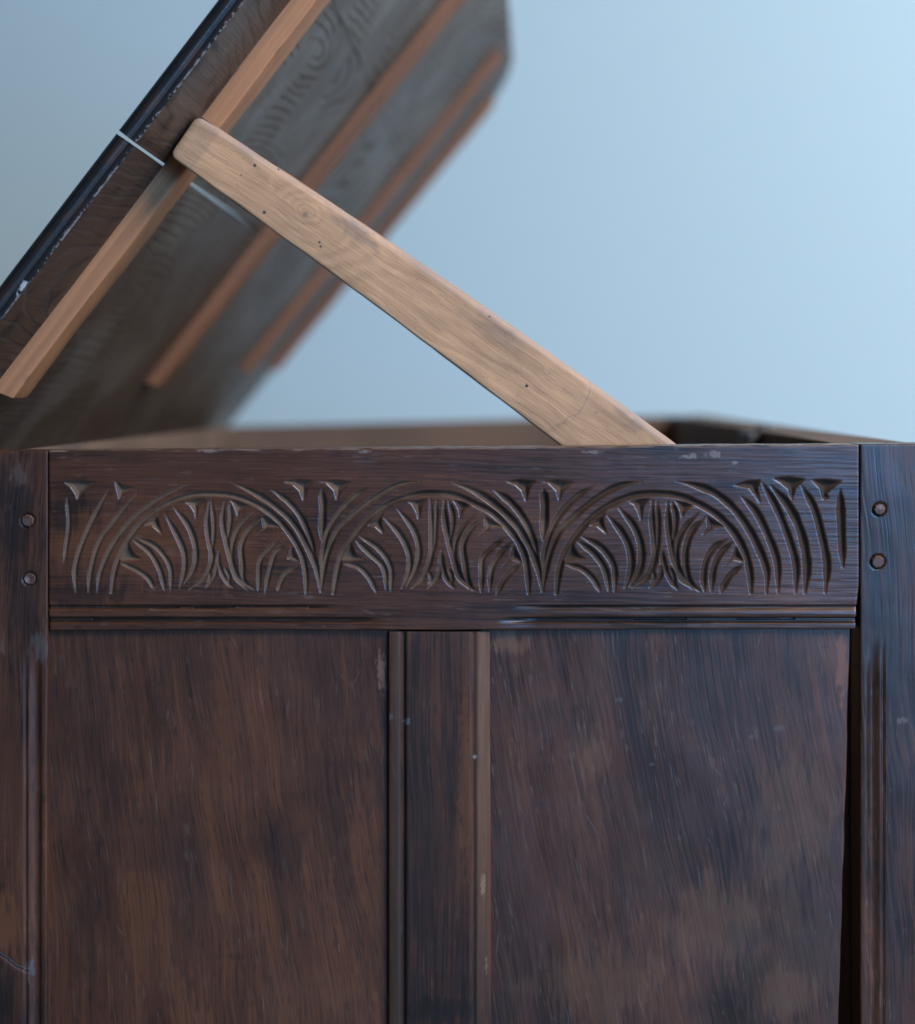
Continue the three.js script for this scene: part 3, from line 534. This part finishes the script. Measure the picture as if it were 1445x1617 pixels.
// ------------------------------------------------------------------ the prop: a planed stick from inside the chest up to the lid
const propMaterial = surface(1700, 440, [0, 0, 1300, 336], (l, a, o) => {
  // a: round the section, 0..~92 is the face towards the viewer
  const dx = (l - 231) / 1.3, dy = a - 44, sw = fbm(l / 46, a / 40, 215, 3) - 0.5, R = Math.hypot(dx + 18 * sw, dy * 1.15 + 26 * (fbm(l / 60, a / 50, 216, 2) - 0.5));
  const w1 = fbm(l / 120, a / 46, 201, 3) - 0.5, w2 = fbm(l / 34, a / 20, 202, 3) - 0.5;
  const ringK = sm(160, 80, R), ring = Math.sin(5.2 * Math.sqrt(R) * (1 + 0.25 * w1) + 2 * w2) * sm(0.3, 0.6, noise(l / 40, a / 30, 217) + 0.004 * (l - 231)), flow = Math.sin((a + 30 * w1 + 8 * w2 + 0.03 * l) * 0.3 + 2 * w1);
  const f = noise(a * 0.7 + 8 * w1, l * 0.03, 203), p = fbm(l / 90, a / 50, 204, 4);
  const g = mix(flow * sm(0.35, 0.6, noise(l / 110, a / 30, 205)), ring, ringK);
  const t = 0.52 + 0.12 * g + 0.42 * (f - 0.5) + 0.75 * (p - 0.5) + 0.3 * (noise(a * 0.35 + 10 * w1, l * 0.02, 218) - 0.5);
  o.r = mix(0.245, 0.52, t); o.g = mix(0.128, 0.285, t); o.b = mix(0.06, 0.14, t);
  blend(o, [0.15, 0.105, 0.085], 0.45 * sm(0.55, 0.75, fbm(l / 50, a / 26, 206, 4)) * sm(60, 20, a));
  blend(o, [0.24, 0.2, 0.19], 0.5 * sm(20, 8, a + 8 * (p - 0.5)));
  blend(o, [0.10, 0.07, 0.06], 0.6 * sm(6, 1, Math.hypot(l - 231, a - 44) + 7 * w2)); blend(o, [0.2, 0.15, 0.12], 0.3 * sm(50, 38, l + 6 * (noise(a / 14, 1, 207) - 0.5)));
  const pit = noise(l * 0.35, a * 0.6, 208); blend(o, [0.15, 0.1, 0.08], 0.4 * sm(0.86, 0.93, pit));
  o.rough = 0.66; o.h = 0.55 + 0.3 * (f - 0.5) - 0.25 * sm(0.86, 0.93, pit);
  const cut = Math.abs(l - 752 - 16 * Math.sin(a / 30) - 5 * (noise(a / 12, 2, 209) - 0.5)); if (a < 95) { blend(o, [0.14, 0.09, 0.07], 0.28 * sm(3, 1, cut)); o.h -= 0.2 * sm(3, 1, cut); }
  for (const [px, py, r] of [[392, 268, 2.2], [430, 273, 1.7], [371, 283, 1.2], [408, 343, 2.4], [495, 392, 1.6], [497, 399, 1.6], [762, 510, 1.4], [826, 620, 2.4]]) {
    const hl = (px - 305) * 0.825 + (py - 182) * 0.565, ha = -(px - 305) * 0.565 + (py - 182) * 0.825 + 2, d = Math.hypot(l - hl, a - ha);
    if (d < r * 1.5) { const k = sm(r * 1.4, r * 0.7, d); blend(o, [0.02, 0.014, 0.012], k); o.h = mix(o.h, 0, k); }
  }
}, { relief: 0.00022 });
{
  const T0 = [312, 181], T1 = [1318, 876.5], B0 = [268, 246], B1 = [1236, 972], thick = 72, nl = 320, d0 = 0.0335;
  const pos = [], uv = [], idx = [];
  const section = (W) => {                                                   // [across, deep] round the stick, starting on its upper face behind, over the eased front arris
    const s = []; const arc = (cx, cz, r, a0, a1, n) => { for (let i = 0; i <= n; i++) { const a = mix(a0, a1, i / n); s.push([cx + r * Math.cos(a), cz + r * Math.sin(a)]); } };
    arc(11, 11, 11, Math.PI, 1.5 * Math.PI, 6); for (let i = 1; i < 24; i++) s.push([mix(11, W - 4, i / 24), 0]); arc(W - 4, 4, 4, 1.5 * Math.PI, 2 * Math.PI, 4);
    arc(W - 5, thick - 5, 5, 0, 0.5 * Math.PI, 3); arc(5, thick - 5, 5, 0.5 * Math.PI, Math.PI, 3); s.push([0, 11]); return s;
  };
  let m = 0;
  for (let i = 0; i <= nl; i++) {
    const k = Math.pow(i / nl, 1.5), top = [mix(T0[0], T1[0], k), mix(T0[1], T1[1], k)], bot = [mix(B0[0], B1[0], k), mix(B0[1], B1[1], k)], W = Math.hypot(bot[0] - top[0], bot[1] - top[1]), l = k * 1227;
    const bow = 8 * Math.sin(Math.PI * Math.min(1, k / 0.8)); top[0] += 0.57 * bow; top[1] -= 0.82 * bow; bot[0] += 0.4 * bow; bot[1] -= 0.6 * bow;
    const ux = (bot[0] - top[0]) / W, uy = (bot[1] - top[1]) / W, sec = section(W); m = sec.length;
    let run = 0;
    sec.forEach(([a, z], j) => {
      if (j) run += Math.hypot(a - sec[j - 1][0], z - sec[j - 1][1]);
      const cl = 752 + 16 * Math.sin(a / 30), face = z < 10 ? 1 : 0;
      const wob2 = 1.6 * (fbm(l / 60, a / 40, 211, 3) - 0.5);
      let dz = z + face * (wob2 + 1.8 * sm(cl - 1, cl + 4, l) + Math.max(0, 46 - l - 0.08 * a) * 0.2 + 2.2 * (fbm(l / 160, a / 60, 212, 2) - 0.5));
      const e = Math.max(0, 11 - l); if (e > 0) { const rr = 11 - Math.sqrt(Math.max(0, 121 - e * e)), rz = 0.6 * rr; dz = mix(dz, thick / 2, 2 * rz / thick); a = mix(a, W / 2, 2 * rr / W); }
      a += 1.2 * (noise(l / 45, z < 30 ? 1 : 2, a > W / 2 ? 213 : 214) - 0.5);
      const p = P(top[0] + ux * a, top[1] + uy * a, d0 + dz * S); pos.push(p.x, p.y, p.z); uv.push(l / 1300, 1 - run / 336);
    });
  }
  for (let i = 0; i < nl; i++) for (let j = 0; j < m - 1; j++) { const a = i * m + j, b = a + 1, c = a + m, d = c + 1; idx.push(a, b, c, b, d, c); }
  for (const i of [0, nl]) { const base = pos.length / 3; for (let j = 0; j < m; j++) { const k = (i * m + j) * 3; pos.push(pos[k], pos[k + 1], pos[k + 2]); uv.push(0.01 + j * 0.0005, 0.9); } for (let j = 1; j < m - 1; j++) idx.push(base, base + j, base + j + 1); }
  const g = new THREE.BufferGeometry(); g.setAttribute('position', new THREE.Float32BufferAttribute(pos, 3)); g.setAttribute('uv', new THREE.Float32BufferAttribute(uv, 2)); g.setIndex(idx); g.computeVertexNormals();
  const at = P(1240, 900, 0.046);
  const stick = new THREE.Mesh(g.translate(-at.x, -at.y, -at.z), propMaterial); stick.name = 'wooden_prop'; stick.position.copy(at); stick.castShadow = stick.receiveShadow = true; scene.add(stick);
  stick.userData = { label: 'pale wooden stick propping the lid open from inside the chest', category: 'prop stick' };
}

// ------------------------------------------------------------------ the lights as things
const white = new THREE.MeshStandardMaterial({ color: 0xcfd2d4, roughness: 0.6 }), black = new THREE.MeshStandardMaterial({ color: 0x151515, roughness: 0.8 });
for (const [name, label, at, to, w, h, intensity, c] of LAMPS) {
  const lamp = new THREE.Group(); lamp.name = name; lamp.position.set(...at); lamp.lookAt(...to);
  lamp.userData = { label, category: name === 'window' ? 'window' : 'lamp' };
  const part = (n, g, m) => { const p = new THREE.Mesh(g, m); p.name = n; lamp.add(p); };
  const glow = new THREE.MeshStandardMaterial({ color: 0xdddddd, emissive: new THREE.Color(...c), emissiveIntensity: 0.8, roughness: 0.9 });
  if (name === 'window') {
    for (const x of [-1, 1]) for (const y of [-1, 1]) part('pane', new THREE.BoxGeometry(w / 2 - 0.03, h / 2 - 0.03, 0.01).translate(x * w / 4, y * h / 4, -0.03), glow);
    const bars = [[0, h / 2 + 0.04, w + 0.16, 0.08], [0, -h / 2 - 0.04, w + 0.16, 0.08], [w / 2 + 0.04, 0, 0.08, h], [-w / 2 - 0.04, 0, 0.08, h]];
    part('frame', mergeGeometries(bars.map(([x, y, bw, bh]) => new THREE.BoxGeometry(bw, bh, 0.07).translate(x, y, -0.04))), white);
    part('glazing_bar', mergeGeometries([new THREE.BoxGeometry(0.03, h, 0.03).translate(0, 0, -0.02), new THREE.BoxGeometry(w, 0.03, 0.028).translate(0, 0, -0.02)]), white);
  } else {
    part('housing', new RoundedBoxGeometry(w + 0.1, h + 0.1, 0.12, 2, 0.03).translate(0, 0, -0.09), black);
    part('diffuser', new THREE.BoxGeometry(w, h, 0.01).translate(0, 0, -0.02), glow);
  }
  scene.add(lamp);
  const light = new THREE.RectAreaLight(new THREE.Color(...c), intensity, w, h);
  light.position.set(...at); light.lookAt(...to); scene.add(light);
}
renderer.render(scene, camera);
